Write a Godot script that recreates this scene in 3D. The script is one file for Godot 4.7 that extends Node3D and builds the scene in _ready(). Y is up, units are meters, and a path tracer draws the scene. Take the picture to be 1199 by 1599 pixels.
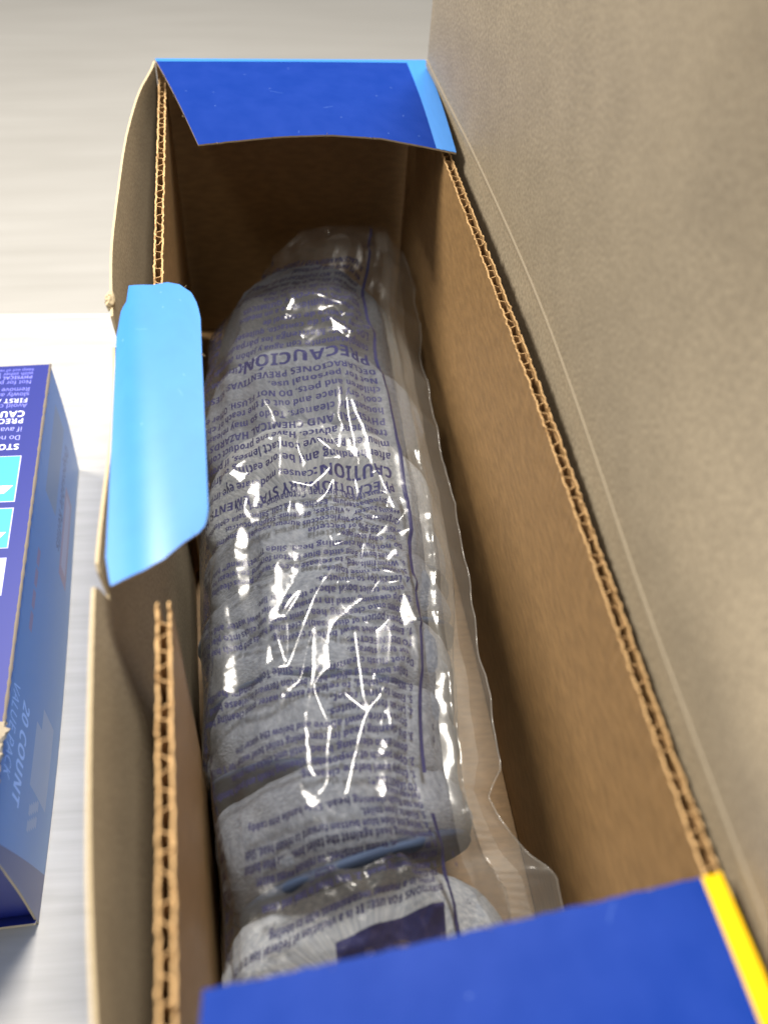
extends Node3D
# Close-up from above into an open cardboard box with a clear pouch of cleaning pads; a second box lies beside it on a white table.
# Units are metres. x runs across the box, y is up, z runs along the box towards the viewer. The table top is y = 0.

const RIM := 0.105            # height of the corrugated lining
const FILM_R := 0.033

var kraft: StandardMaterial3D
var kraft_edge: StandardMaterial3D
var brown: StandardMaterial3D
var brown_edge: StandardMaterial3D
var flute_brown: StandardMaterial3D
var blue: StandardMaterial3D
var light_blue: StandardMaterial3D
var yellow: StandardMaterial3D
var film: StandardMaterial3D
var seal_film: StandardMaterial3D
var wrinkle_a := FastNoiseLite.new()
var wrinkle_b := FastNoiseLite.new()
var wrinkle_c := FastNoiseLite.new()
var wrinkle_mask := FastNoiseLite.new()
var drape := FastNoiseLite.new()
var fibre := FastNoiseLite.new()
var rng := RandomNumberGenerator.new()


func _ready():
	# ---- camera
	var cam := Camera3D.new()
	cam.name = "camera"
	var lens := CameraAttributesPhysical.new()
	lens.frustum_focal_length = 22.204
	lens.frustum_near = 0.02
	lens.frustum_far = 20.0
	lens.frustum_focus_distance = 0.245
	lens.exposure_aperture = 7.0
	cam.attributes = lens
	cam.transform = Transform3D(Basis(Vector3(0.98731732, 0.05642306, 0.14839465), Vector3(0.07670068, 0.64886514, -0.75702776), Vector3(-0.13900193, 0.75880858, 0.6363081)).orthonormalized(), Vector3(0, 0.24507, 0))
	add_child(cam)
	cam.current = true
	# ---- surroundings and lamps
	var env := Environment.new()
	env.background_mode = Environment.BG_COLOR
	env.background_color = Color(0.175, 0.17, 0.16).linear_to_srgb()
	env.tonemap_mode = Environment.TONE_MAPPER_LINEAR
	env.tonemap_exposure = 1.0
	env.sdfgi_enabled = true
	env.ssao_enabled = true
	env.ssil_enabled = true
	var around := WorldEnvironment.new()
	around.name = "world_environment"
	around.environment = env
	add_child(around)
	ceiling_lamp("ceiling_lamp", Vector3(0.17, 1.38, -0.68), Vector3(0.0, 0.05, -0.15), Vector2(0.34, 0.34), 3.5, Color(1.0, 0.97, 0.92))
	ceiling_lamp("ceiling_lamp", Vector3(-1.15, 1.0, -0.72), Vector3(0.0, 0.1, -0.15), Vector2(0.5, 0.5), 3.2, Color(1.0, 0.97, 0.92))

	ceiling_lamp("ceiling_lamp", Vector3(-0.25, 1.45, 0.55), Vector3(0.0, 0.05, -0.15), Vector2(0.45, 0.45), 0.5, Color(1.0, 0.97, 0.92))

	make_materials()
	make_setting()
	make_open_box()
	make_pads()
	make_pouch()
	make_closed_box()


func ceiling_lamp(called: String, from: Vector3, to: Vector3, size: Vector2, energy: float, tint: Color):
	var l := AreaLight3D.new()
	l.name = called
	l.area_size = size
	l.light_energy = energy
	l.light_color = tint
	l.shadow_enabled = true
	l.position = from
	add_child(l, true)
	l.look_at_from_position(from, to, Vector3(0, 0, -1))


# ------------------------------------------------------------------ helpers

func tag(o: Node3D, label: String, category: String, group := ""):
	o.set_meta("label", label)
	o.set_meta("category", category)
	if group != "":
		o.set_meta("group", group)


func thing(called: String, label: String, category: String, at := Vector3.ZERO, group := "") -> Node3D:
	var o := Node3D.new()
	o.name = called
	o.position = at
	add_child(o, true)
	tag(o, label, category, group)
	return o


func put(called: String, mesh: Mesh, parent: Node, material: Material = null) -> MeshInstance3D:
	var o := MeshInstance3D.new()
	o.name = called
	o.mesh = mesh
	if material:
		for k in mesh.get_surface_count():
			o.set_surface_override_material(k, material)
	parent.add_child(o, true)
	return o


func mix_at(keys: Array, t: float) -> float:   # keys: [[t, value], ...] with t rising, smoothed between
	if t <= keys[0][0]:
		return keys[0][1]
	for k in range(1, keys.size()):
		if t <= keys[k][0]:
			var p: float = (t - keys[k - 1][0]) / (keys[k][0] - keys[k - 1][0])
			p = p * p * (3.0 - 2.0 * p)
			return lerpf(keys[k - 1][1], keys[k][1], p)
	return keys[keys.size() - 1][1]


func curve_at(keys: Array, t: float) -> float:   # the same through a smooth curve
	var last := keys.size() - 1
	t = clampf(t, keys[0][0], keys[last][0])
	for k in range(1, keys.size()):
		if t <= keys[k][0]:
			var a: Array = keys[maxi(k - 2, 0)]
			var b: Array = keys[k - 1]
			var c: Array = keys[k]
			var d: Array = keys[mini(k + 1, last)]
			return cubic_interpolate_in_time(b[1], c[1], a[1], d[1], (t - b[0]) / (c[0] - b[0]), c[0] - b[0], a[0] - b[0] if k > 1 else b[0] - c[0], d[0] - b[0] if k < last else (c[0] - b[0]) * 2.0)
	return keys[last][1]


func line_at(keys: Array, t: float) -> float:   # the same with straight pieces
	if t <= keys[0][0]:
		return keys[0][1]
	for k in range(1, keys.size()):
		if t <= keys[k][0]:
			return lerpf(keys[k - 1][1], keys[k][1], (t - keys[k - 1][0]) / (keys[k][0] - keys[k - 1][0]))
	return keys[keys.size() - 1][1]


func grid_points(nu: int, nv: int, f: Callable) -> PackedVector3Array:
	var p := PackedVector3Array()
	p.resize((nu + 1) * (nv + 1))
	for j in nv + 1:
		for i in nu + 1:
			p[j * (nu + 1) + i] = f.call(float(i) / nu, float(j) / nv)
	return p


func grid_normals(p: PackedVector3Array, nu: int, nv: int, wrap := false) -> PackedVector3Array:
	var n := PackedVector3Array()
	n.resize(p.size())
	for j in nv + 1:
		for i in nu + 1:
			var a := i - 1 if i > 0 else (nu - 1 if wrap else 0)
			var b := i + 1 if i < nu else (1 if wrap else nu)
			var du := p[j * (nu + 1) + b] - p[j * (nu + 1) + a]
			var dv := p[mini(j + 1, nv) * (nu + 1) + i] - p[maxi(j - 1, 0) * (nu + 1) + i]
			var c := du.cross(dv)
			n[j * (nu + 1) + i] = c.normalized() if c.length() > 1e-14 else Vector3.UP
	return n


func grid_uvs(nu: int, nv: int, f: Callable) -> PackedVector2Array:
	var uv := PackedVector2Array()
	uv.resize((nu + 1) * (nv + 1))
	for j in nv + 1:
		for i in nu + 1:
			uv[j * (nu + 1) + i] = f.call(float(i) / nu, float(j) / nv)
	return uv


func add_grid(am: ArrayMesh, p: PackedVector3Array, n: PackedVector3Array, uv: PackedVector2Array, nu: int, nv: int, m: Material, flip := false):
	var idx := PackedInt32Array()
	for j in nv:
		for i in nu:
			var a := j * (nu + 1) + i
			var b := a + 1
			var c := a + nu + 1
			var d := c + 1
			if flip:
				idx.append_array([a, c, b, b, c, d])
			else:
				idx.append_array([a, b, c, b, d, c])
	var arr := []
	arr.resize(Mesh.ARRAY_MAX)
	arr[Mesh.ARRAY_VERTEX] = p
	arr[Mesh.ARRAY_NORMAL] = n
	arr[Mesh.ARRAY_TEX_UV] = uv
	arr[Mesh.ARRAY_INDEX] = idx
	am.add_surface_from_arrays(Mesh.PRIMITIVE_TRIANGLES, arr)
	am.surface_set_material(am.get_surface_count() - 1, m)


# A sheet of board: front face, back face one thickness behind it, and the cut edges. The front looks along du x dv.
func sheet(nu: int, nv: int, f: Callable, thick: float, front: Material, back: Material, cut: Material, uvf = null, wide := 0.1, high := 0.1, rough := 0.0) -> ArrayMesh:
	var am := ArrayMesh.new()
	var p := grid_points(nu, nv, f)
	var n := grid_normals(p, nu, nv)
	var metres := func(u, v): return Vector2(u * wide, v * high)
	var uv := grid_uvs(nu, nv, uvf if uvf != null else metres)
	var uvb := grid_uvs(nu, nv, metres)
	var q := PackedVector3Array()
	var nb := PackedVector3Array()
	q.resize(p.size())
	nb.resize(p.size())
	for k in p.size():
		q[k] = p[k] - n[k] * thick
		nb[k] = -n[k]
	add_grid(am, p, n, uv, nu, nv, front, true)
	add_grid(am, q, nb, uvb, nu, nv, back, false)
	var st := SurfaceTool.new()
	st.begin(Mesh.PRIMITIVE_TRIANGLES)
	st.set_smooth_group(-1)
	var ring: Array[int] = []
	for i in nu:
		ring.append(i)
	for j in nv:
		ring.append(j * (nu + 1) + nu)
	for i in nu:
		ring.append(nv * (nu + 1) + nu - i)
	for j in nv:
		ring.append((nv - j) * (nu + 1))
	for k in ring.size():
		var a := ring[k]
		var b := ring[(k + 1) % ring.size()]
		for v in [[p[a], 0.0], [q[a], 1.0], [p[b], 0.0], [p[b], 0.0], [q[a], 1.0], [q[b], 1.0]]:
			st.set_uv(Vector2((v[0].x + v[0].z) , v[0].y + v[1] * thick))
			st.add_vertex(v[0])
	st.generate_normals()
	st.commit(am)
	am.surface_set_material(2, cut)
	return am


# the same for a sheet whose printed front looks up where u runs right and v towards the viewer
func lying(nu: int, nv: int, f: Callable, thick: float, front: Material, back: Material, cut: Material, uvf = null, wide := 0.1, high := 0.1) -> ArrayMesh:
	var turned = null
	if uvf != null:
		turned = func(u, v): return uvf.call(u, 1.0 - v)
	return sheet(nu, nv, func(u, v): return f.call(u, 1.0 - v), thick, front, back, cut, turned, wide, high)


func noise_image(sd: int, freq: float, w: int, h: int, oct := 4, kind := FastNoiseLite.TYPE_SIMPLEX_SMOOTH) -> Image:
	var n := FastNoiseLite.new()
	n.seed = sd
	n.noise_type = kind
	n.frequency = freq
	n.fractal_octaves = oct
	return n.get_seamless_image(w, h)


func tinted(im: Image, low: Color, high: Color, power := 1.0) -> ImageTexture:
	im.convert(Image.FORMAT_L8)
	var d := im.get_data()
	var outp := PackedByteArray()
	outp.resize(d.size() * 3)
	for k in d.size():
		var t := pow(d[k] / 255.0, power)
		outp[k * 3] = int(255.0 * lerpf(low.r, high.r, t))
		outp[k * 3 + 1] = int(255.0 * lerpf(low.g, high.g, t))
		outp[k * 3 + 2] = int(255.0 * lerpf(low.b, high.b, t))
	return ImageTexture.create_from_image(Image.create_from_data(im.get_width(), im.get_height(), false, Image.FORMAT_RGB8, outp))


func mat(c: Color, rough := 0.8, coat := 0.0) -> StandardMaterial3D:   # c is linear
	var m := StandardMaterial3D.new()
	m.albedo_color = c.linear_to_srgb()
	m.roughness = rough
	if coat > 0.0:
		m.clearcoat_enabled = true
		m.clearcoat = coat
		m.clearcoat_roughness = 0.25
	return m


# recycled board: blotches, fine fibre and a few dark flecks
func board_texture() -> ImageTexture:
	var fine := noise_image(3, 0.13, 1024, 1024, 2)
	var cloud := noise_image(4, 0.010, 1024, 1024, 4)
	fine.convert(Image.FORMAT_L8)
	cloud.convert(Image.FORMAT_L8)
	var a := fine.get_data()
	var b := cloud.get_data()
	var d := PackedByteArray()
	d.resize(a.size() * 3)
	for k in a.size():
		var t := 0.70 + 0.24 * a[k] / 255.0 + 0.06 * b[k] / 255.0
		d[k * 3] = int(255 * t)
		d[k * 3 + 1] = int(255 * (t - 0.004))
		d[k * 3 + 2] = int(255 * (t - 0.012))
	var im := Image.create_from_data(1024, 1024, false, Image.FORMAT_RGB8, d)
	for k in 260:
		var p := Vector2(rng.randf_range(8, 1016), rng.randf_range(8, 1016))
		var dir := Vector2.from_angle(rng.randf() * TAU)
		var shade := rng.randf_range(0.62, 0.80) if k % 3 else 1.0
		for j in rng.randi_range(2, 7):
			im.set_pixelv(Vector2i(p), Color(shade, shade * 0.97, shade * 0.92))
			p += dir
			dir = dir.rotated(rng.randf_range(-0.4, 0.4))
			p = p.clamp(Vector2(1, 1), Vector2(1022, 1022))
	return ImageTexture.create_from_image(im)


# printed board: a slightly uneven tone with pale specks and hairline scratches
func scuffed(c: Color, sd: int) -> ImageTexture:
	var n := noise_image(sd, 0.02, 512, 512, 5)
	n.convert(Image.FORMAT_L8)
	var a := n.get_data()
	var d := PackedByteArray()
	d.resize(a.size() * 3)
	for k in a.size():
		var t := a[k] / 255.0
		var q := Color(c.r * (0.93 + 0.10 * t) + 0.004 * t, c.g * (0.93 + 0.10 * t) + 0.004 * t, c.b * (0.9 + 0.1 * t)).linear_to_srgb()
		d[k * 3] = int(255 * minf(q.r, 1.0))
		d[k * 3 + 1] = int(255 * minf(q.g, 1.0))
		d[k * 3 + 2] = int(255 * minf(q.b, 1.0))
	var im := Image.create_from_data(512, 512, false, Image.FORMAT_RGB8, d)
	for k in 46:
		var p := Vector2(rng.randf_range(4, 508), rng.randf_range(4, 508))
		var dir := Vector2.from_angle(rng.randf() * TAU)
		for j in (rng.randi_range(6, 22) if k % 6 == 0 else 2):
			im.set_pixelv(Vector2i(p), im.get_pixelv(Vector2i(p)).lerp(Color(0.85, 0.88, 0.95), 0.22 if k % 6 == 0 else 0.5))
			p = (p + dir).clamp(Vector2(1, 1), Vector2(510, 510))
	return ImageTexture.create_from_image(im)


func make_materials():
	rng.seed = 41
	var mottled := board_texture()
	var relief := ImageTexture.create_from_image(noise_image(9, 0.12, 512, 512, 3))
	kraft = mat(Color(0.47, 0.395, 0.285), 0.62)
	kraft.albedo_texture = mottled
	kraft.uv1_scale = Vector3(6.2, 6.2, 1)
	kraft.heightmap_enabled = true
	kraft.heightmap_texture = relief
	kraft.heightmap_scale = 0.0012
	kraft_edge = mat(Color(0.55, 0.45, 0.29), 0.9)
	brown = mat(Color(0.36, 0.215, 0.090), 0.55)
	brown.albedo_texture = tinted(noise_image(5, 0.03, 512, 512, 5), Color(0.82, 0.82, 0.82), Color(1, 1, 1))
	brown.uv1_scale = Vector3(9, 30, 1)
	brown.heightmap_enabled = true
	brown.heightmap_texture = relief
	brown.heightmap_scale = 0.004
	brown_edge = mat(Color(0.62, 0.40, 0.19), 0.9)
	flute_brown = mat(Color(0.42, 0.25, 0.11), 0.9)
	var wear := tinted(noise_image(13, 0.03, 512, 512, 5), Color(0.86, 0.86, 0.86), Color(1, 1, 1), 0.7)
	blue = mat(Color(1, 1, 1), 0.45)
	blue.albedo_texture = scuffed(Color(0.006, 0.035, 0.27), 61)
	light_blue = mat(Color(0.030, 0.28, 0.86), 0.45, 1.0)
	light_blue.albedo_texture = scuffed(Color(0.022, 0.235, 0.76), 62)
	light_blue.albedo_color = Color.WHITE
	light_blue.clearcoat_roughness = 0.36
	yellow = mat(Color(0.90, 0.56, 0.008), 0.5, 0.12)
	yellow.albedo_texture = wear
	for m in [blue, yellow]:
		m.clearcoat_enabled = false
		m.metallic_specular = 0.16
	for m in [blue, light_blue, yellow]:
		m.uv1_scale = Vector3(9, 9, 1)
	film = StandardMaterial3D.new()
	film.albedo_color = Color(0.90, 0.90, 0.89, 0.045)
	film.transparency = BaseMaterial3D.TRANSPARENCY_ALPHA
	film.roughness = 0.19
	film.metallic_specular = 0.6
	seal_film = film.duplicate()
	seal_film.albedo_color = Color(0.90, 0.90, 0.88, 0.13)
	seal_film.roughness = 0.16
	wrinkle_a.seed = 11
	wrinkle_a.frequency = 26.0
	wrinkle_b.seed = 12
	wrinkle_b.frequency = 48.0
	wrinkle_c.seed = 13
	wrinkle_c.frequency = 170.0
	drape.seed = 15
	drape.frequency = 1.0
	drape.noise_type = FastNoiseLite.TYPE_SIMPLEX_SMOOTH
	drape.fractal_type = FastNoiseLite.FRACTAL_NONE
	wrinkle_mask.seed = 14
	wrinkle_mask.frequency = 34.0
	for n in [wrinkle_a, wrinkle_c]:
		n.noise_type = FastNoiseLite.TYPE_SIMPLEX_SMOOTH
		n.fractal_type = FastNoiseLite.FRACTAL_RIDGED
		n.fractal_octaves = 2
	wrinkle_b.noise_type = FastNoiseLite.TYPE_CELLULAR
	wrinkle_b.cellular_distance_function = FastNoiseLite.DISTANCE_EUCLIDEAN
	wrinkle_b.cellular_return_type = FastNoiseLite.RETURN_DISTANCE
	wrinkle_b.fractal_type = FastNoiseLite.FRACTAL_NONE
	fibre.seed = 21
	fibre.frequency = 900.0


# ------------------------------------------------------------------ setting

func make_setting():
	var grain := noise_image(31, 0.012, 1024, 1024, 5)
	var white := mat(Color(0.49, 0.485, 0.475), 0.5)
	white.albedo_texture = tinted(grain, Color(0.88, 0.875, 0.87), Color(1, 1, 1), 0.6)
	white.uv1_scale = Vector3(1.2, 16.0, 1)
	var top := func(u, v): return Vector3(-0.7 + 1.4 * u, 0.0, -0.318 + 0.95 * v)
	var under := func(u, v): return Vector3(-0.7 + 1.4 * u, -0.03, 0.632 - 0.95 * v)
	var t := thing("table", "white wood-grain table that both boxes stand on", "table")
	var edge := mat(Color(0.78, 0.77, 0.75), 0.6)
	put("table_top", slab(1.4, 0.03, 0.95, white, edge), t).position = Vector3(0, 0, 0.157)
	for x in [-0.62, 0.62]:
		for z in [-0.27, 0.55]:
			put("leg", slab(0.05, 0.37, 0.05, edge, edge), t).position = Vector3(x, -0.031, z)
	t.rotation.y = deg_to_rad(-4.0)
	var boards := mat(Color(0.60, 0.595, 0.585), 0.55)
	boards.albedo_texture = tinted(noise_image(33, 0.02, 1024, 1024, 4), Color(0.86, 0.855, 0.845), Color(1, 1, 1), 0.8)
	boards.uv1_scale = Vector3(0.13, 4.0, 1)
	var fl := put("floor", slab(8, 0.05, 8, boards, boards), self)
	fl.position = Vector3(0, -0.402, -1.0)
	fl.set_meta("kind", "structure")


# a board w wide, h thick and d deep whose top face lies at its own y = 0, with slightly rounded upper edges
func slab(w: float, h: float, d: float, top: Material, side: Material) -> ArrayMesh:
	var r := minf(0.0025, h * 0.3)
	var am := ArrayMesh.new()
	var f := func(u, v): return Vector3((u - 0.5) * (w - 2 * r), 0, (v - 0.5) * (d - 2 * r))
	var p := grid_points(1, 1, f)
	var up := PackedVector3Array([Vector3.UP, Vector3.UP, Vector3.UP, Vector3.UP])
	add_grid(am, p, up, grid_uvs(1, 1, func(u, v): return Vector2(u * w, v * d)), 1, 1, top, false)
	var st := SurfaceTool.new()
	st.begin(Mesh.PRIMITIVE_TRIANGLES)
	st.set_smooth_group(-1)
	var rings := []
	for k in 5:
		var a := PI / 2 * k / 4.0
		rings.append([r * (1 - sin(a)), -r * (1 - cos(a))])
	rings.append([0.0, -h])
	var corners := [Vector2(-1, -1), Vector2(1, -1), Vector2(1, 1), Vector2(-1, 1)]
	for k in rings.size() - 1:
		for c in 4:
			var quad := []
			for e in [[k, c], [k, (c + 1) % 4], [k + 1, c], [k + 1, (c + 1) % 4]]:
				var s: Vector2 = corners[e[1]]
				quad.append(Vector3(s.x * (w / 2 - rings[e[0]][0]), rings[e[0]][1], s.y * (d / 2 - rings[e[0]][0])))
			for q in [0, 2, 1, 1, 2, 3]:
				st.set_uv(Vector2(quad[q].x, quad[q].z))
				st.add_vertex(quad[q])
	for q in [0, 1, 2, 0, 2, 3]:
		st.set_uv(Vector2.ZERO)
		st.add_vertex(Vector3(corners[q].x * w / 2, -h, corners[q].y * d / 2))
	st.generate_normals()
	st.commit(am)
	am.surface_set_material(1, side)
	return am


# ------------------------------------------------------------------ the open box

func make_open_box():
	var box := thing("open_box", "open cardboard box with blue flaps and its kraft lid raised, clear pouch inside", "box")
	var shade_blue := blue
	# floor of the carton
	put("bottom_panel", sheet(2, 4, func(u, v): return Vector3(-0.0185 + 0.0845 * u, 0.0016, 0.013 - 0.321 * v), 0.0006, brown, blue, kraft_edge, null, 0.085, 0.32), box)
	# right wall: rises past the lining to the crease of the lid
	var hinge := [[-0.2965, 0.0661], [-0.2365, 0.0690], [-0.168, 0.0702], [-0.116, 0.0684], [-0.093, 0.0673], [-0.056, 0.0664], [0.014, 0.0662]]
	var right := func(u, v):
		var z: float = -0.2985 + 0.3115 * u
		var y: float = 0.0011 + 0.1094 * v
		return Vector3(lerpf(0.0660, curve_at(hinge, z), pow(v, 2.2)), y, z)
	put("side_wall", sheet(60, 16, right, 0.0005, kraft, blue, kraft_edge, null, 0.31, 0.11), box)
	# the crease between wall and lid, a soft rounded roll of board
	var crease := func(u, v):
		var z: float = -0.2965 + 0.3095 * u
		var a: float = v * TAU
		return Vector3(curve_at(hinge, z) + 0.00045 * cos(a) + 0.0001, 0.1110 + 0.0007 * sin(a), z)
	put("lid_crease", tube(crease, 80, 8, kraft), box)
	# lid, standing up
	var lid := func(u, v):
		var z: float = -0.2968 + 0.3098 * u
		var y: float = 0.1114 + 0.112 * v
		var x: float = curve_at(hinge, z) - 0.0008 * v
		var t: float = (z + 0.122) / 0.05
		var near := 1.3 * tanh(0.5 * (t + sqrt(t * t + 0.03)) / 1.3)   # the lid sags outwards towards the viewer
		x += 0.034 * near * smoothstep(0.08, 0.70, v)
		x += 0.0012 * sin(z * 21.0 + 1.0) * v
		return Vector3(x, y, z)
	put("lid_flap", sheet(90, 40, lid, 0.0005, kraft, blue, kraft_edge, null, 0.31, 0.112), box)
	# back wall and the flap folded in from it
	put("back_wall", sheet(10, 10, func(u, v): return Vector3(-0.0185 + 0.0850 * u, 0.0011 + 0.1064 * v, -0.3058 + 0.0022 * u), 0.0005, brown, light_blue, kraft_edge, null, 0.085, 0.105), box)
	var back_flap := func(u, v):
		var lo := Vector3(-0.0186, 0.1084, -0.3060).lerp(Vector3(0.0668, 0.1084, -0.3030), u)
		var near_z := line_at([[0.0, -0.2540], [0.3, -0.2560], [0.52, -0.2560], [0.72, -0.2538], [1.0, -0.2462]], u)
		var hi := Vector3(lerpf(-0.0065, 0.0657, u), 0.1078 + 0.0010 * sin(PI * u), near_z + 0.00022 * fibre.get_noise_1d(u * 0.09))
		var p := lo.lerp(hi, v)
		p.y += 0.0012 * sin(PI * v)
		return p
	var bf := put("end_flap", lying(60, 20, back_flap, 0.0005, blue, kraft, kraft_edge, null, 0.085, 0.052), box)
	strip_on(back_flap, 0.925, 1.0, 0.0, 1.0, "border_stripe", light_blue, bf)
	strip_on(back_flap, 0.0, 0.925, 0.0, 0.045, "border_stripe", light_blue, bf)
	nubs(back_flap, [[0.0, 0.25], [0.0, 0.5], [0.0, 0.72], [0.08, 1.0], [0.28, 1.0], [0.5, 1.0], [0.68, 1.0], [0.86, 1.0]], bf)
	# front wall and its flap
	put("front_wall", sheet(10, 10, func(u, v): return Vector3(0.0665 - 0.0850 * u, 0.0011 + 0.1064 * v, 0.0135), 0.0005, brown, blue, kraft_edge, null, 0.085, 0.105), box)
	var front_flap := func(u, v):
		var far_z := line_at([[0.0, -0.0354], [0.15, -0.0359], [0.45, -0.0375], [0.96, -0.0408], [1.0, -0.0412]], u)
		var hi := Vector3(lerpf(-0.0110, 0.0640, u), 0.1080 + 0.0006 * sin(PI * u), far_z + 0.00025 * fibre.get_noise_1d(3.0 + u * 0.09))
		var lo := Vector3(lerpf(-0.0172, 0.0655, u), 0.1082, 0.0138)
		var p := hi.lerp(lo, v)
		p.y += 0.001 * sin(PI * v)
		return p
	var ff := put("end_flap", lying(60, 20, front_flap, 0.0005, blue, kraft, kraft_edge, null, 0.085, 0.052), box)
	strip_on(front_flap, 0.957, 1.0, 0.0, 1.0, "border_stripe", yellow, ff)
	nubs(front_flap, [[0.04, 0.0], [0.10, 0.0], [0.16, 0.0], [0.23, 0.0], [0.30, 0.0], [0.36, 0.0], [0.44, 0.0], [0.52, 0.0], [0.58, 0.0], [0.72, 0.0], [0.85, 0.0]], ff)
	# left wall, bulging outwards, its cut upper edge notched on both sides of the tab
	var bulge := [[-0.303, -0.0186], [-0.285, -0.0226], [-0.2655, -0.0252], [-0.2288, -0.0274], [-0.2005, -0.0281], [-0.178, -0.0272], [-0.1500, -0.0262], [-0.1075, -0.0278], [-0.0913, -0.0276], [-0.058, -0.0265], [0.0135, -0.0205]]
	var left := func(u, v):
		var z: float = 0.0135 - 0.3175 * u
		var notch := maxf(clampf(1.0 - absf(z + 0.1735) / 0.0045, 0, 1), clampf(1.0 - absf(z + 0.1055) / 0.0022, 0, 1))
		var inner := smoothstep(-0.178, -0.170, z) * (1.0 - smoothstep(-0.1080, -0.1055, z))
		var high := 0.1085 - 0.010 * notch - 0.0010 * inner + 0.00015 * fibre.get_noise_1d(z * 1.0)
		var y: float = lerpf(0.0011, high, v)
		var k := y / 0.109
		return Vector3(lerpf(-0.0185, curve_at(bulge, z), pow(k, 2.0)), y, z)
	put("side_wall", sheet(260, 22, left, 0.0006, kraft, light_blue, kraft_edge, null, 0.32, 0.11), box)
	put("torn_paper_tuft", tuft(), box).position = Vector3(-0.0279, 0.1085, -0.1835)
	# tab folded inwards from the left wall
	var tab := func(u, v):
		var x: float = lerpf(-0.0260, -0.0078, u)
		var far := line_at([[0.0, -0.1700], [0.045, -0.1790], [0.115, -0.1822], [0.125, -0.1876], [0.42, -0.1879], [0.60, -0.1893], [0.75, -0.1887], [0.90, -0.1858], [0.97, -0.1815], [1.0, -0.1765]], u)
		var near := line_at([[0.0, -0.1085], [0.045, -0.1030], [0.06, -0.1018], [0.38, -0.1039], [0.56, -0.1061], [0.76, -0.1105], [0.90, -0.1130], [0.97, -0.1152], [1.0, -0.1190]], u)
		var bend := lerpf(0.16, 0.52, v)
		var y := 0.1092
		for k in 16:
			y += 0.0182 * u / 16.0 * lerpf(0.27, -0.27, smoothstep(bend - 0.40, bend + 0.24, u * (k + 0.5) / 16.0))
			y -= 0.0182 * u / 16.0 * lerpf(0.27, -0.27, smoothstep(bend - 0.40, bend + 0.24, (k + 0.5) / 16.0))
		y -= 0.0012 * u
		return Vector3(x, y, lerpf(far, near, v))
	var tb := put("folded_tab", lying(48, 60, tab, 0.0005, light_blue, kraft, kraft_edge, func(u, v): return Vector2(u * 0.02, v * 0.08)), box)
	nubs(tab, [[0.80, 0.002], [1.0, 0.22], [1.0, 0.55], [0.84, 0.995]], tb)
	# corrugated lining: one full board on the right, two pieces on the left with the opening between them
	var bow_right := func(z): return 0.0630 + 0.0004 * sin(z * 30.0)
	lining(box, bow_right, 0.0026, -0.300, 0.012, RIM, 1)
	var bow_far := func(z): return -0.0156 - 0.0009 * smoothstep(-0.30, -0.19, z)
	lining(box, bow_far, -0.0023, -0.301, -0.183, RIM, 2)
	var bow_near := func(z): return -0.0150 - 0.0002 * sin(z * 40.0)
	lining(box, bow_near, -0.0026, -0.1005, 0.012, RIM, 3)


func tube(f: Callable, nu: int, nv: int, m: Material) -> ArrayMesh:
	var am := ArrayMesh.new()
	var p := grid_points(nu, nv, f)
	var n := grid_normals(p, nu, nv)
	add_grid(am, p, n, grid_uvs(nu, nv, func(u, v): return Vector2(u, v)), nu, nv, m, true)
	return am


# a printed stripe: a thin skin laid on a sheet
func strip_on(f: Callable, u0: float, u1: float, v0: float, v1: float, called: String, m: Material, parent: Node):
	var g := func(u, v): return f.call(lerpf(u0, u1, u), lerpf(v0, v1, v)) + Vector3(0, 0.00012, 0)
	put(called, lying(16, 16, g, 0.00008, m, m, m, null, 0.08, 0.05), parent)


# little torn bits of paper left along a perforated edge
func nubs(f: Callable, spots: Array, parent: Node):
	var st := SurfaceTool.new()
	st.begin(Mesh.PRIMITIVE_TRIANGLES)
	for s in spots:
		var c: Vector3 = f.call(s[0], s[1]) - Vector3(0, 0.00025, 0)
		for k in 7:
			var d := Vector3(rng.randf_range(-1, 1), rng.randf_range(-0.3, 0.8), rng.randf_range(-1, 1)) * 0.00085
			var e := Vector3(rng.randf_range(-1, 1), rng.randf_range(-0.6, 0.6), rng.randf_range(-1, 1)) * 0.00055
			var b := c + Vector3(rng.randf_range(-1, 1), 0, rng.randf_range(-1, 1)) * 0.0004
			for v in [b, b + d, b + e, b, b + e, b + d]:
				st.add_vertex(v)
	st.generate_normals()
	put("torn_bits", st.commit(), parent, kraft_edge).set_meta("kind", "stuff")


func tuft() -> ArrayMesh:
	var rough := FastNoiseLite.new()
	rough.seed = 77
	rough.frequency = 900.0
	var f := func(u, v):
		var a: float = u * TAU
		var b: float = (v - 0.5) * PI
		var d := Vector3(cos(a) * cos(b), sin(b), sin(a) * cos(b))
		var p := d * Vector3(0.0011, 0.0016, 0.0027)
		return p * (1.0 + 0.35 * rough.get_noise_3dv(p))
	return tube(f, 40, 24, kraft_edge)


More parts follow.
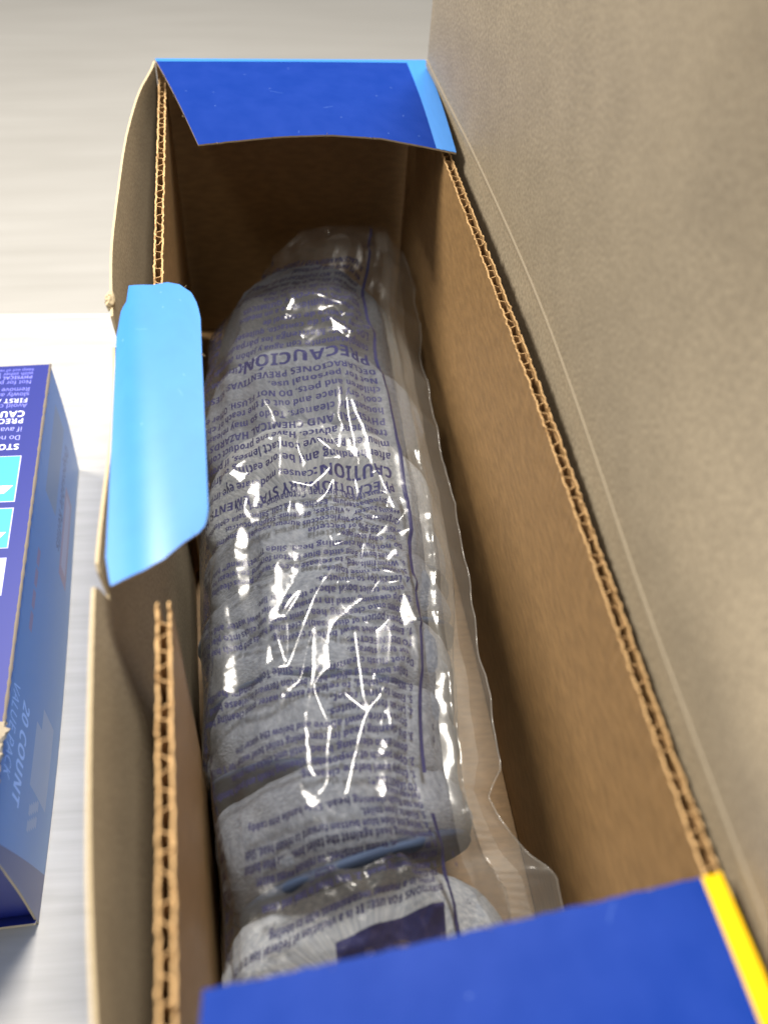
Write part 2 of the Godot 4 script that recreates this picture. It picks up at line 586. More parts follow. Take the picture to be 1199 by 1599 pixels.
# one corrugated board: two liner sheets with ragged upper edges and the fluting between them
func lining(box: Node3D, inner: Callable, thick: float, z0: float, z1: float, high: float, sd: int):
	var board := Node3D.new()
	board.name = "corrugated_lining"
	box.add_child(board, true)
	var sn := signf(thick)
	var w := absf(thick)
	var long := z1 - z0
	var nz := int(long / 0.0007)
	var face := func(u, v, off, s):
		var z: float = z0 + long * (u if sn > 0 else 1.0 - u)
		var rag := 0.0009 * fibre.get_noise_2d(z * 1.6, s * 7.0) + 0.0002 * fibre.get_noise_2d(z * 5.0, s * 3.0)
		var sway := 0.0003 * fibre.get_noise_2d(z * 0.5, s * 11.0) * smoothstep(0.9, 1.0, v)
		return Vector3(inner.call(z) + off + sway, 0.003 + (high - 0.003 + rag) * v, z)
	put("liner", sheet(nz, 8, func(u, v): return face.call(u, v, 0.0, sd), 0.00042, brown, brown, brown_edge, null, long, high), board)
	put("liner", sheet(nz, 8, func(u, v): return face.call(u, v, sn * (w - 0.0004), sd + 20), 0.00042, brown, brown, brown_edge, null, long, high), board)
	var pitch := 0.0065
	var nf := int(long / pitch * 24)
	var amp := (w - 0.0009) / 2
	var mid := sn * (w / 2)
	var wave := func(u, v):
		var z: float = z0 + long * (u if sn > 0 else 1.0 - u)
		var ph := TAU * z / pitch + 2.4 * fibre.get_noise_2d(z * 0.11, sd * 5.0)
		var s := sin(ph)
		s = clampf(s * 3.0 + 0.5 * fibre.get_noise_2d(z * 0.3, sd * 4.0 + v), -1.0, 1.0)
		var drop := 0.0006 + 0.0007 * absf(fibre.get_noise_2d(z * 0.8, sd * 13.0))
		return Vector3(inner.call(z) + mid + amp * s, 0.003 + (high - 0.003 - drop) * v, z)
	put("fluting", sheet(nf, 2, wave, 0.00022, flute_brown, flute_brown, brown_edge, null, long, high), board)


# ------------------------------------------------------------------ the pouch and what is in it

func pouch_mid(z: float) -> Vector2:   # centre of the cross-section
	return Vector2(mix_at([[-0.300, 0.041], [-0.270, 0.0330], [-0.240, 0.0215], [-0.200, 0.0190], [-0.160, 0.0185], [-0.125, 0.0165], [-0.090, 0.0140], [-0.060, 0.0160], [0.0, 0.0180]], z),
		mix_at([[-0.300, 0.050], [-0.275, 0.046], [-0.240, 0.037], [-0.200, 0.034], [-0.150, 0.0315], [-0.080, 0.0300], [-0.066, 0.0265], [-0.040, 0.022], [0.0, 0.018]], z))


func pouch_size(z: float) -> Vector2:   # half width, half height
	return Vector2(mix_at([[-0.300, 0.016], [-0.270, 0.0225], [-0.240, 0.0305], [-0.205, 0.0345], [-0.150, 0.0340], [-0.100, 0.0315], [-0.078, 0.0300], [-0.050, 0.0335], [0.0, 0.034]], z),
		mix_at([[-0.300, 0.0015], [-0.285, 0.010], [-0.265, 0.021], [-0.235, 0.030], [-0.200, 0.032], [-0.150, 0.0295], [-0.080, 0.0288], [-0.066, 0.0235], [-0.045, 0.0200], [0.0, 0.014]], z))


var folds := [
	[[-0.013, -0.150], [-0.0135, -0.128], [-0.0145, -0.112]],
	[[-0.0145, -0.112], [-0.0090, -0.112], [-0.0030, -0.128], [0.0060, -0.146]],
	[[-0.0120, -0.122], [-0.0095, -0.113]],
	[[0.0040, -0.118], [0.0060, -0.098], [0.0000, -0.080]],
	[[0.0060, -0.098], [0.0150, -0.112]],
	[[0.0060, -0.098], [-0.0010, -0.106]],
	[[-0.0080, -0.180], [-0.0090, -0.166], [-0.0020, -0.163], [0.0050, -0.172], [0.0000, -0.178]],
	[[-0.0110, -0.180], [-0.0180, -0.176], [-0.0220, -0.172]],
	[[0.0140, -0.166], [0.0170, -0.156], [0.0120, -0.153]],
	[[0.0030, -0.147], [0.0080, -0.152], [0.0140, -0.160]],
	[[0.0190, -0.205], [0.0200, -0.185], [0.0215, -0.165], [0.0200, -0.150]],
	[[0.0040, -0.132], [0.0120, -0.136], [0.0190, -0.133]],
	[[0.0100, -0.124], [0.0160, -0.131], [0.0190, -0.122]],
	[[-0.0040, -0.068], [0.0020, -0.060], [0.0000, -0.054], [-0.0090, -0.055]],
	[[0.0070, -0.071], [0.0110, -0.062], [0.0150, -0.055]],
	[[0.0070, -0.071], [0.0030, -0.063]],
	[[0.0090, -0.072], [0.0180, -0.070]],
	[[0.0060, -0.072], [-0.0040, -0.074]],
	[[0.0060, -0.225], [0.0120, -0.219], [0.0180, -0.224]],
	[[0.0000, -0.236], [0.0100, -0.232], [0.0160, -0.240]],
]


var fold_lines := []
var near_folds := []
var near_z := 99.0


func crease_at(x: float, z: float) -> float:
	if z != near_z:
		near_z = z
		near_folds.clear()
		for e in fold_lines:
			if z > minf(e[0].y, e[1].y) - 0.009 and z < maxf(e[0].y, e[1].y) + 0.009:
				near_folds.append(e)
	var h := 0.0
	var q := Vector2(x, z)
	for e in near_folds:
		var d := q.distance_to(Geometry2D.get_closest_point_to_segment(q, e[0], e[1]))
		if d < 0.009:
			h = maxf(h, e[2] * exp(-sqrt(d * d + 1.1e-6) / e[3]))
	return h


# the creases as [from, to, height, width]: those of the list and smaller ones all over
func lay_folds():
	for f in folds:
		for k in f.size() - 1:
			fold_lines.append([Vector2(f[k][0], f[k][1]), Vector2(f[k + 1][0], f[k + 1][1]), 0.0036, 0.0030])
	for track in [[-0.0155, -0.098, -0.200], [-0.0045, -0.085, -0.170], [0.0040, -0.150, -0.235], [0.0110, -0.095, -0.150], [0.0195, -0.110, -0.240], [-0.0270, -0.110, -0.215], [-0.036, -0.09, -0.19]]:
		var at := Vector2(track[0], track[1])
		var drift := 0.0
		while at.y > track[2]:
			drift = clampf(drift + rng.randf_range(-0.12, 0.12), -0.3, 0.3)
			var to := at + Vector2(drift * 0.004, -0.004)
			fold_lines.append([at, to, 0.0024, 0.0030])
			at = to
	for k in 16:
		var a := Vector2(rng.randf_range(-0.055, 0.030), rng.randf_range(-0.29, -0.03))
		for j in rng.randi_range(1, 2):
			var b := a + Vector2(rng.randf_range(-0.008, 0.008), rng.randf_range(-0.018, 0.018))
			fold_lines.append([a, b, rng.randf_range(0.0009, 0.0020), rng.randf_range(0.0012, 0.0022)])
			a = b


func pouch_point(a: float, z: float, inward := 0.0) -> Vector3:   # a is the angle from straight up, rising to the right
	var mid := pouch_mid(z)
	var half := pouch_size(z)
	var arc := a * FILM_R
	var warp := 0.004 * wrinkle_mask.get_noise_2d(arc * 1.3 + 0.5, z * 1.3)
	var loose := 0.55 + 0.45 * smoothstep(-0.2, 0.5, wrinkle_mask.get_noise_2d(arc, z))
	var end := smoothstep(-0.23, -0.28, z) + smoothstep(-0.085, -0.055, z)
	var d := 0.0016 * (wrinkle_a.get_noise_2d(arc + warp, z * 0.35) - 0.2)
	d += (0.0002 + 0.0018 * end) * loose * (wrinkle_b.get_noise_2d(arc + warp, z * 0.6 + warp) + 0.4)
	d += 0.0003 * end * loose * wrinkle_c.get_noise_2d(arc, z)
	d += 0.0011 * drape.get_noise_2d(arc * 78.0 + 20.0 * warp, z * 13.0)
	if cos(a) > -0.2:
		d += crease_at(arc, z)
	d *= smoothstep(-0.303, -0.285, z) * (0.4 + 0.6 * smoothstep(-0.9, 0.0, cos(a)))
	var sx := sin(a)
	var cy := cos(a)
	var p := Vector3(mid.x + (half.x + d - inward) * signf(sx) * pow(absf(sx), 0.92), mid.y + (half.y + d - inward) * signf(cy) * pow(absf(cy), 0.9), z)
	# the near end is pulled askew
	p.z -= 0.30 * (p.x - 0.012) * smoothstep(-0.080, -0.050, z)
	# pressed against the walls and the floor
	var wall := -0.0143 if (z < -0.186 or z > -0.0985) else -0.0165
	if p.x < wall + 0.004:
		p.x = wall + 0.004 - 0.004 * (1.0 - exp(-(wall + 0.004 - p.x) / 0.004))
	p.x = minf(p.x, 0.0618)
	p.y = maxf(p.y, 0.0022 + 0.0002 * cy - inward * 0.0)
	if z < -0.27:
		p.z = maxf(p.z, -0.3025)
	return p


func make_pouch():
	var pouch := thing("pouch", "crinkled clear plastic pouch printed with blue instructions, lying in the open box", "pouch")
	lay_folds()
	var za := -0.298
	var zb := 0.004
	var nu := 300
	var nv := 560
	var around := func(u):   # finer on the upper side
		var t: float = 2.0 * u - 1.0
		return PI * t - 0.55 * sin(PI * t)
	var am := ArrayMesh.new()
	var skin := func(u, v): return pouch_point(around.call(u), lerpf(zb, za, v))
	var p := grid_points(nu, nv, skin)
	var n := grid_normals(p, nu, nv, true)
	add_grid(am, p, n, grid_uvs(nu, nv, func(u, v): return Vector2(u, v)), nu, nv, film, true)
	put("film", am, pouch)
	# the ink, on the inner side of the film
	var ink := StandardMaterial3D.new()
	ink.albedo_color = Color(0.003, 0.005, 0.085).linear_to_srgb()
	ink.albedo_texture = pouch_print()
	ink.transparency = BaseMaterial3D.TRANSPARENCY_ALPHA
	ink.roughness = 0.7
	ink.specular_mode = BaseMaterial3D.SPECULAR_DISABLED
	var i0 := 0
	while around.call(float(i0) / nu) < -2.05:
		i0 += 1
	var i1 := i0
	while around.call(float(i1) / nu) < 0.78:
		i1 += 1
	var q := PackedVector3Array()
	var qn := PackedVector3Array()
	var quv := PackedVector2Array()
	for j in nv + 1:
		for i in range(i0, i1 + 1):
			var k := j * (nu + 1) + i
			var out: Vector3 = n[k] if n[k].dot(p[k] - Vector3(pouch_mid(p[k].z).x, pouch_mid(p[k].z).y, p[k].z)) > 0 else -n[k]
			q.append(p[k] - out * 0.0002)
			qn.append(out)
			var a: float = around.call(float(i) / nu)
			quv.append(Vector2((0.75 - a) / 2.75, float(j) / nv * (zb - za) / 0.302))
	var pm := ArrayMesh.new()
	add_grid(pm, q, qn, quv, i1 - i0, nv, ink, true)
	put("printed_text", pm, pouch)
	# side seal: a fin of doubled film along the right
	var outer := [[-0.2900, 0.0610], [-0.2700, 0.0618], [-0.2447, 0.0600], [-0.2136, 0.0570], [-0.1860, 0.0565], [-0.1548, 0.0560], [-0.1204, 0.0540], [-0.1000, 0.0530], [-0.0900, 0.0520], [-0.0830, 0.0470], [-0.0740, 0.0500], [-0.0600, 0.0575], [-0.0400, 0.0600], [0.0, 0.060]]
	var fin := func(u, v):
		var z: float = lerpf(0.0, -0.292, v)
		var root := pouch_point(0.86, z)
		var tip := Vector3(line_at(outer, z) + 0.0012 * wrinkle_a.get_noise_2d(z * 0.8, 4.0), lerpf(root.y, 0.041, 0.85) + 0.003 * wrinkle_a.get_noise_2d(z * 0.7, 9.0), z - 0.004 * smoothstep(-0.08, -0.06, z))
		var r := root.lerp(tip, u)
		r.y += 0.0015 * sin(PI * u) + (0.0014 + 0.0012 * wrinkle_mask.get_noise_1d(z * 2.2)) * exp(-sqrt(pow((u - 0.27 - 0.05 * sin(z * 60.0)) * 0.016, 2) + 3e-7) / 0.0018) + (0.0024 * (wrinkle_b.get_noise_2d(u * 0.016 + 0.3, z * 0.5) + 0.4) + 0.0012 * wrinkle_a.get_noise_2d(u * 0.02, z * 0.8)) * u
		return r
	put("side_seal", tube(fin, 48, 400, seal_film), pouch)
	var band := func(u, v): return fin.call(0.30 + 0.28 * u, v) + Vector3(0, 0.0003 + 0.00012 * sin(v * 900.0), 0)
	put("seal_band", tube(band, 6, 700, seal_film), pouch)
	var rim := func(u, v): return fin.call(1.0, v) + Vector3(cos(u * TAU), sin(u * TAU), 0) * 0.00022
	put("cut_edge", tube(rim, 8, 400, seal_film), pouch)


func font_of(bold: bool) -> SystemFont:
	var f := SystemFont.new()
	f.font_names = PackedStringArray(["Droid Sans"])
	f.font_weight = 700 if bold else 400
	return f


var fonts := {}


# a line of lettering as an image: white on clear, the height of a text line
func lettering(text: String, px: int, bold: bool) -> Image:
	if not fonts.has(bold):
		fonts[bold] = font_of(bold)
	var ts := TextServerManager.get_primary_interface()
	var rid: RID = fonts[bold].get_rids()[0]
	var sz := Vector2i(px, 0)
	var glyphs := []
	var x := 2.0
	for k in text.length():
		var g: int = ts.font_get_glyph_index(rid, px, text.unicode_at(k), 0)
		ts.font_render_glyph(rid, sz, g)
		glyphs.append([g, x])
		x += ts.font_get_glyph_advance(rid, px, g).x
	var im := Image.create(int(x) + 4, int(px * 1.4), false, Image.FORMAT_RGBA8)
	im.fill(Color(1, 1, 1, 0))
	var sheets := {}
	for e in glyphs:
		var g: int = e[0]
		var at: Vector2 = ts.font_get_glyph_offset(rid, sz, g)
		var r: Rect2 = ts.font_get_glyph_uv_rect(rid, sz, g)
		var t: int = ts.font_get_glyph_texture_idx(rid, sz, g)
		if t < 0 or r.size.x < 1:
			continue
		if not sheets.has(t):
			var s: Image = ts.font_get_texture_image(rid, sz, t).duplicate()
			s.convert(Image.FORMAT_RGBA8)
			sheets[t] = s
		im.blend_rect(sheets[t], Rect2i(r), Vector2i(int(e[1] + at.x), int(px * 1.05 + at.y)))
	return im


# lays lettering on a picture: x, y of the line's upper left in pixels, sx and sy the scale of the drawn glyphs
func letter_on(pic: Image, text: String, x: float, y: float, sx: float, sy: float, bold := false, tint := Color(1, 1, 1)):
	var im := lettering(text, 40, bold)
	im.resize(maxi(1, int(im.get_width() * sx)), maxi(1, int(im.get_height() * sy)), Image.INTERPOLATE_LANCZOS)
	if tint != Color(1, 1, 1):
		for j in im.get_height():
			for i in im.get_width():
				im.set_pixel(i, j, Color(tint, im.get_pixel(i, j).a))
	pic.blend_rect(im, Rect2i(Vector2i.ZERO, im.get_size()), Vector2i(int(x), int(y)))


func pouch_print() -> ImageTexture:
	var pic := Image.create(1024, 2048, false, Image.FORMAT_RGBA8)
	pic.fill(Color(1, 1, 1, 0))
	var mmx := 1024.0 / (2.75 * FILM_R * 1000)     # pixels for a millimetre around and along the pouch
	var mmy := 2048.0 / 302.0
	var x0 := 1024.0 * 0.205 / 2.75                  # the left margin of the text, just inside the rule
	var row := func(text, z_mm, em, bold, indent = 0.0, squeeze = 0.86):
		letter_on(pic, text, x0 + indent * mmx, (z_mm + 4.0) * mmy - em * mmy * 1.05, 1.14 * em * mmx / 40.0 * squeeze * (0.94 if bold else 0.84), 1.14 * em * mmy / 40.0, true)
	var first := ["DIRECTIONS FOR USE: It is a violation of Federal law to use this", "product in a manner inconsistent with its labeling.", "TO CLEAN:", "1. Attach cleaning head. 2. Wet head in bowl and clean", "surfaces above and below the water line.", "3. Flush to rinse. When finished, to release excess water,", "press cleaning head against the toilet bowl. Slide blue button", "4. Wring and slide blue button forward to release head. Slide", "5. Flush to rinse toilet.", "Do not flush cleaning head. Slide handle into caddy", "for easy storage."]
	for k in first.size():
		row.call(first[k], 60.5 + 2.1 * k, 1.8, k == 0 or k == 2 or k == 9, 0.0 if k != 1 else 1.5)
	var main := ["TO SANITIZE*:", "1. Empty bowl before cleaning.", "2. Open pouch of disposable cleaning heads and push handle straight", "down onto cleaning head until unit clicks into place.", "3. Dip cleaning head in remaining toilet bowl water for 1 to 2 seconds.", "Scrub entire bowl above and below the water line.", "4. Let sit for 5 minutes.", "5. Flush to rinse toilet.", "6. When finished, to release excess water, press cleaning head against the", "toilet bowl and slide blue button forward to release head into trash.", "Do not flush cleaning head. Slide ToiletWand\u2122 handle into caddy", "for easy storage.", "TO DISINFECT**:", "1. Empty toilet bowl before cleaning.", "2. Open pouch of disposable cleaning heads and push handle straight", "down onto cleaning head unit until unit clicks into place.", "3. Dip cleaning head in remaining toilet bowl water and scrub", "entire toilet bowl above the water line.", "4. Let sit for 10 minutes.", "5. Flush to rinse toilet.", "6. When finished, to release excess water, press cleaning head against the", "toilet bowl and slide blue button forward to release head into trash.", "Do not flush cleaning head. Slide ToiletWand\u2122 handle into caddy", "for easy storage.", "*Kills 99.9% of bacteria", "Organisms: Staphylococcus aureus, Klebsiella pneumoniae", "**Kills bacteria, viruses, or germs: Staphylococcus", "Corynebacterium, Escherichia coli, Salmonella choleraesuis,", "aureus (MRSA), Human Coronavirus, and HIV"]
	for k in main.size():
		row.call(main[k], 83.5 + 2.80 * k, 2.1, main[k].begins_with("TO ") or main[k].begins_with("Do not") or main[k].begins_with("*Kills"), 0.0 if "123456TD*O".contains(main[k][0]) else 1.6)
	row.call("PRECAUTIONARY STATEMENTS: HAZARDS TO HUMANS", 164.3, 3.3, true, 0.0, 0.92)
	row.call("CAUTION:", 169.6, 4.7, true, 0.0, 0.80)
	row.call("Causes moderate eye irritation. Avoid contact", 169.2, 2.8, false, 19.0)
	var care := [["after handling and before eating or drinking. FIRST AID", false], ["minutes. Remove contact lenses, if present, after the", false], ["treatment advice. Have the product container or label", false], ["PHYSICAL AND CHEMICAL HAZARDS: Do not", true], ["household cleaners. To do so may release hazardous", false], ["cool, dry place and out of the reach of children", false], ["children and pets. DO NOT FLUSH. Offer empty", false], ["Not for personal use.", true], ["DECLARACIONES PREVENTIVAS: RIESGOS", true]]
	for k in care.size():
		row.call(care[k][0], 174.2 + 4.0 * k, 3.0, care[k][1])
	row.call("PRECAUCI\u00d3N:", 213.2, 6.0, true, 0.0, 0.88)
	row.call("Causa irritaci\u00f3n moderada en los ojos", 212.6, 2.9, false, 30.0)
	var spanish := ["completamente con agua y jab\u00f3n despu\u00e9s de usar", "LOS OJOS: Mantenga los p\u00e1rpados abiertos ojos", "Si hay lentes de contacto, qu\u00edteselos", "o a un centro de control de", "de envenenamiento o a un m\u00e9dico", "RIESGOS F\u00cdSICOS Y QU\u00cdMICOS", "fr\u00edo o que no sea de la casa", "limpiadores de la casa. De otro modo", "fuera del alcance de los ni\u00f1os", "mascotas. NO DESECHE EN EL INODORO", "No es para uso personal.", "ALMACENAMIENTO Y DESECHO"]
	for k in spanish.size():
		row.call(spanish[k], 217.4 + 3.9 * k, 2.9, k == 1 or k == 5 or k == 11)
	# second column, on the flank of the pouch
	var flank := ["MODO DE EMPLEO: Es una violaci\u00f3n", "de la ley federal usar este producto", "PARA LIMPIAR:", "1. Conecte el cabezal al mango.", "2. Limpie la taza del inodoro", "por encima y debajo del agua.", "3. Descargue el agua para enjuagar.", "Deslice el bot\u00f3n azul adelante", "para soltar el cabezal en la basura.", "No tire el cabezal por el inodoro."]
	for k in 84:
		letter_on(pic, flank[k % flank.size()], x0 + 50.5 * mmx, (40.0 + 2.85 * k) * mmy, 2.6 * mmx / 40.0 * 0.75, 2.6 * mmy / 40.0, true)
	# the rule beside the text, and the solid heading block
	pic.fill_rect(Rect2i(int(1024 * 0.125 / 2.75), int(90 * mmy), int(1.15 * mmx), 2048), Color(1, 1, 1, 1))
	pic.fill_rect(Rect2i(int(1024 * 0.135 / 2.75), int(40 * mmy), int(1.1 * mmx), int(41 * mmy)), Color(1, 1, 1, 1))
	pic.fill_rect(Rect2i(int(x0 + 1.0 * mmx), int(53 * mmy), int(22 * mmx), int(7.5 * mmy)), Color(1, 1, 1, 0.55))
	# full-bodied ink
	var d := pic.get_data()
	for k in range(3, d.size(), 4):
		if d[k] > 0:
			d[k] = mini(255, int(d[k] * 1.9))
	pic = Image.create_from_data(1024, 2048, false, Image.FORMAT_RGBA8, d)
	return ImageTexture.create_from_image(pic)


func make_pads() -> void:
	var fleece := mat(Color(0.45, 0.475, 0.515), 0.95)
	fleece.albedo_texture = tinted(noise_image(51, 0.05, 256, 256, 5), Color(0.70, 0.725, 0.77), Color(1, 1, 1))
	fleece.uv1_scale = Vector3(7, 2.5, 1)
	fleece.heightmap_enabled = true
	fleece.heightmap_texture = ImageTexture.create_from_image(noise_image(52, 0.08, 256, 256, 4))
	fleece.heightmap_scale = 0.016
	fleece.rim_enabled = true
	fleece.rim = 0.4
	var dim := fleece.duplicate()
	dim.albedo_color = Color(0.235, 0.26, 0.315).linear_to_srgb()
	var navy := mat(Color(0.045, 0.075, 0.15), 0.8)
	navy.albedo_texture = fleece.albedo_texture
	var spots := [-0.0490, -0.0850, -0.1030, -0.1200, -0.1375, -0.1545, -0.1760, -0.2080, -0.2450]
	var lean := [108.0, 10.0, 6.0, -2.0, 10.0, 3.0, 124.0, 116.0, 121.0]
	var order := ["first", "second", "third", "fourth", "fifth", "sixth", "seventh", "eighth", "last"]
	var proto: Array[Node3D] = []
	for sd in 3:
		proto.append(make_pad(sd, fleece, navy))
	for k in spots.size():
		var pad: Node3D = proto[k] if k < 3 else proto[k % 3].duplicate()
		if k < 3:
			pad.name = "cleaning_pad" if k == 0 else "cleaning_pad_%03d" % k
		else:
			pad.name = "cleaning_pad_%03d" % k
		add_child(pad, true)
		var z: float = spots[k]
		var mid := pouch_mid(z)
		pad.position = Vector3(mid.x + 0.001, minf(0.0305 + (mid.y - 0.0305) * 0.9, 0.0375) if k > 1 else [0.0250, 0.0288][k], z)
		pad.rotation = Vector3(deg_to_rad(lean[k]), deg_to_rad(14.0 * sin(k * 1.7 + 0.5)), deg_to_rad(180.0 * (k % 2)))
		pad.scale = Vector3((pouch_size(z).x - 0.0012) / 0.0300, 1.0, 1.0)
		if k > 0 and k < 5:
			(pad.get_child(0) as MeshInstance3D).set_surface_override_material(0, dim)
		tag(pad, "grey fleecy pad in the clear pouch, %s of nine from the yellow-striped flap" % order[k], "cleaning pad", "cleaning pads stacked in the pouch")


func make_pad(sd: int, fleece: Material, navy: Material) -> Node3D:
	var o := Node3D.new()
	var lump := FastNoiseLite.new()
	lump.seed = 60 + sd
	lump.frequency = 45.0
	var puff := func(u, v):
		var a: float = u * TAU
		var b: float = (v - 0.5) * PI
		var r := 0.0300 * pow(maxf(cos(b), 0.0), 0.20)
		var p := Vector3(cos(a) * r, sin(a) * r * 0.97, 0.0122 * signf(sin(b)) * pow(absf(sin(b)), 0.62))
		return p * (1.0 + 0.085 * lump.get_noise_3dv(p))
	put("fleece", tube(puff, 72, 30, fleece), o)
	var disc := func(u, v):
		var a: float = u * TAU
		var b: float = (v - 0.5) * PI
		var r := 0.0290 * pow(maxf(cos(b), 0.0), 0.3)
		var p := Vector3(cos(a) * r, sin(a) * r * 0.97, 0.0106 + 0.0026 * sin(b))
		return p * (1.0 + 0.05 * lump.get_noise_3dv(p * 1.4))
	put("backing_disc", tube(disc, 60, 14, navy), o)
	return o


# ------------------------------------------------------------------ the box lying beside it

func make_closed_box():
	var at := Vector3(-0.0572, 0, -0.2349)
	var box := thing("closed_box", "smaller dark blue box with white small print on top, lying left of the open box", "box", at)
	box.rotation.y = deg_to_rad(-0.5)
	var long := 0.1515
	var high := 0.0478
	var wide := 0.088
	var navy := mat(Color(0.020, 0.032, 0.23), 0.45, 0.4)
	var top_mat := mat(Color(1, 1, 1), 0.42, 0.4)
	top_mat.albedo_texture = top_print()
	top_mat.texture_repeat = false
	var side_mat := mat(Color(0.85, 0.9, 1), 0.42)
	side_mat.metallic_specular = 0.5
	side_mat.albedo_texture = side_print()
	side_mat.texture_repeat = false
	var top := func(u, v):
		return Vector3(-wide * u, high + 0.0012 * sin(PI * u) * sin(PI * v) + 0.0006 * sin(PI * v), long * (1.0 - v))
	put("top_panel", lying(12, 24, top, 0.0006, top_mat, kraft, kraft_edge, func(u, v): return Vector2(u, v)), box)
	var side := func(u, v):
		var y: float = high - 0.0004 - (high - 0.001) * v
		var out: float = 0.0013 * sin(PI * pow(u, 1.5)) * v + 0.0006 * sin(PI * v)
		return Vector3(out, y, long * u)
	put("side_panel", sheet(30, 12, side, 0.0006, side_mat, kraft, kraft_edge, func(u, v): return Vector2(u, v)), box)
	put("back_panel", sheet(4, 4, func(u, v): return Vector3(-wide * u, 0.0006 + (high - 0.001) * (1.0 - v), 0.0003), 0.0006, navy, kraft, kraft_edge), box)
	put("far_side_panel", sheet(4, 4, func(u, v): return Vector3(-wide, 0.0006 + (high - 0.001) * v, long * u), 0.0006, navy, kraft, kraft_edge), box)
	put("bottom_panel", sheet(4, 4, func(u, v): return Vector3(-wide * u, 0.0007, long * v), 0.0006, navy, kraft, kraft_edge), box)
	put("end_panel", sheet(6, 6, func(u, v): return Vector3(-wide * u, 0.003 + (high - 0.0035) * v, long - 0.002 * (1.0 - v)), 0.0006, navy, navy, kraft_edge), box)
	# lower end flap, sprung a little open
	put("end_flap", sheet(8, 4, func(u, v): return Vector3(-wide * u, 0.0016 + 0.0022 * v, long - 0.002 + 0.0030 * v), 0.0006, navy, kraft, kraft_edge), box)
	# worn edge where the printed skin has rubbed through
	var worn := func(u, v):
		var a: float = v * TAU
		var z: float = long * u
		var r: float = 0.00045 + 0.00025 * fibre.get_noise_1d(z * 0.7)
		return Vector3(r * cos(a), high - 0.0002 + 0.0006 * sin(PI * (1.0 - u)) + r * sin(a), z)
	put("worn_edge", tube(worn, 120, 6, mat(Color(0.20, 0.165, 0.13), 0.9)), box)
	# torn strip of board near the front
	var torn := func(u, v):
		var z: float = long - 0.028 + 0.026 * u
		return Vector3(0.0012 - 0.006 * v + 0.0012 * fibre.get_noise_2d(z * 0.4, v * 0.002), high + 0.0012 + 0.0016 * sin(PI * u) * (1.0 - v) + 0.0005 * fibre.get_noise_2d(z * 0.8, v * 0.01), z)
	put("torn_strip", sheet(40, 10, torn, 0.0009, kraft, kraft, kraft), box)


func top_print() -> ImageTexture:   # u runs left from the right edge, v away from the viewer
	var pic := Image.create(1024, 1792, false, Image.FORMAT_RGBA8)
	pic.fill(Color(0.020, 0.030, 0.235).linear_to_srgb())
	var mmx := 1024.0 / 88.0
	var mmy := 1792.0 / 151.5
	var rows := [["STORAGE AND DISPOSAL: Store in a cool, dry place", 117.0, 3.2, true, 1.0], ["Do not reuse empty container. Offer for recycling", 120.5, 2.6, false, 0.7], ["if available. Wrap and discard in trash.", 124.0, 2.6, false, 0.7], ["PRECAUTIONARY STATEMENTS: HAZARDS TO HUMANS", 127.6, 2.9, true, 0.9], ["CAUTION: Causes moderate eye irritation.", 130.8, 3.6, true, 1.0], ["Avoid contact with eyes or clothing. Wash hands", 134.0, 2.4, false, 0.6], ["FIRST AID If in eyes: Hold eye open and rinse", 136.3, 2.6, true, 0.85], ["slowly and gently with water for 15-20 minutes.", 138.9, 2.3, false, 0.6], ["Remove contact lenses, if present, after 5 minutes", 141.2, 2.3, false, 0.6], ["Not for personal use.", 144.5, 2.3, false, 0.6], ["PHYSICAL AND CHEMICAL HAZARDS: Do not use", 146.6, 1.9, true, 0.6], ["with other household cleaners.", 148.3, 1.9, false, 0.6], ["Keep out of reach of children and pets.", 149.9, 1.6, false, 0.6]]
	for r in rows:
		var em: float = r[2]
		letter_on(pic, r[0], (4.5 + 0.12 * (151.5 - r[1]) * 0.2) * mmx, r[1] * mmy - em * mmy, em * mmx / 40.0, em * mmy / 40.0, r[3], Color(r[4], r[4], 1.0))
	# the pictogram squares below the text
	var sky := Color(0.06, 0.40, 0.85).linear_to_srgb()
	for sq in [[64.0, 12.0, Color(0.85, 0.87, 0.95)], [79.0, 14.0, sky], [95.0, 17.5, sky]]:
		var y0: float = sq[0] * mmy
		var hh: float = sq[1] * mmy
		pic.fill_rect(Rect2i(int(4.4 * mmx), int(y0), int(22 * mmx), int(hh)), Color(0.75, 0.75, 0.95))
		pic.fill_rect(Rect2i(int(4.8 * mmx), int(y0 + 0.3 * mmy), int(21.2 * mmx), int(hh - 0.6 * mmy)), sq[2])
		for k in int(3.0 * mmy):
			var half := int(k * 0.7)
			pic.fill_rect(Rect2i(int(5.0 * mmx) + int(2.5 * mmx) - mini(half, int(2.3 * mmx)), int(y0 + hh * 0.18) + k, 20 + half * 3, 1), Color(0.96, 0.96, 0.94))
	return ImageTexture.create_from_image(pic)


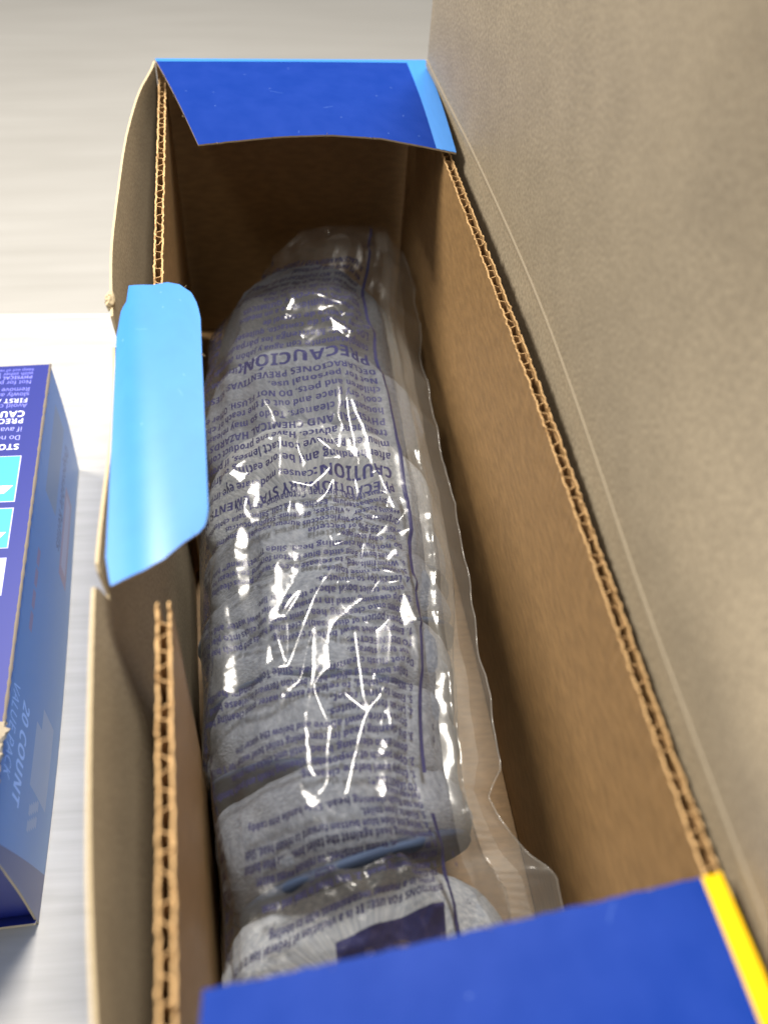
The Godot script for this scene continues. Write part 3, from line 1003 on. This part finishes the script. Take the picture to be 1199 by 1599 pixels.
func side_print() -> ImageTexture:   # u runs towards the viewer, v down; the lettering stands upside down on the panel
	var w := 1536
	var h := 512
	var mmx := w / 151.5
	var mmy := h / 47.8
	var pic := Image.create(w, h, false, Image.FORMAT_RGBA8)
	pic.fill(Color(0.12, 0.115, 0.18).linear_to_srgb())
	# paler field behind the picture of the wand
	for k in h:
		var t := float(k) / h
		pic.fill_rect(Rect2i(0, k, int((149 - 9 * t) * mmx), 1), Color(0.15 + 0.05 * t, 0.26 + 0.05 * t, 0.42 + 0.02 * t).linear_to_srgb())
	pass
	# red pill with its pale inset, and the small red lettering bars
	pic.fill_rect(Rect2i(int(24 * mmx), int(30 * mmy), int(34 * mmx), int(10 * mmy)), Color(0.38, 0.24, 0.26).linear_to_srgb())
	pic.fill_rect(Rect2i(int(26 * mmx), int(32 * mmy), int(28 * mmx), int(6 * mmy)), Color(0.42, 0.38, 0.42).linear_to_srgb())
	# pale wand head picture
	var pale := Color(0.36, 0.40, 0.44).linear_to_srgb()
	pic.fill_rect(Rect2i(int(8 * mmx), int(9 * mmy), int(36 * mmx), int(12 * mmy)), Color(0.22, 0.26, 0.30).linear_to_srgb())
	pic.fill_rect(Rect2i(int(104 * mmx), int(28 * mmy), int(7 * mmx), int(12 * mmy)), pale)
	pic.fill_rect(Rect2i(int(110 * mmx), int(23 * mmy), int(17 * mmx), int(17 * mmy)), pale)
	for k in 5:
		pic.fill_rect(Rect2i(int((127.5 + k * 0.9) * mmx), int((31 - k * 1.6) * mmy), int(2.6 * mmx), int(1.7 * mmy)), pale)
		pic.fill_rect(Rect2i(int((131.5 + k * 0.9) * mmx), int((31 - k * 1.6) * mmy), int(2.6 * mmx), int(1.7 * mmy)), pale)
	# small red line of lettering shrunk to bars, as the photograph shows it
	for k in 4:
		pic.fill_rect(Rect2i(int((65 + k * 7) * mmx), int(8.4 * mmy), int(5.6 * mmx), int(2.4 * mmy)), Color(0.33, 0.22, 0.27).linear_to_srgb())
	var words := Image.create(w, h, false, Image.FORMAT_RGBA8)
	words.fill(Color(1, 1, 1, 0))
	var tint := Color(0.72, 0.80, 0.90)
	letter_on(words, "20 COUNT", 110 * mmx, h - 18.5 * mmy, 5.4 * mmx / 40.0, 7.5 * mmy / 40.0, true, tint)
	letter_on(words, "VALUE PACK", 109 * mmx, h - 9.4 * mmy, 4.3 * mmx / 40.0, 6.2 * mmy / 40.0, false, tint)
	letter_on(words, "Disposable Refills", 10 * mmx, h - 31.0 * mmy, 5.0 * mmx / 40.0, 6.5 * mmy / 40.0, true, Color(0.30, 0.36, 0.46))
	words.flip_y()
	pic.blend_rect(words, Rect2i(0, 0, w, h), Vector2i.ZERO)
	return ImageTexture.create_from_image(pic)
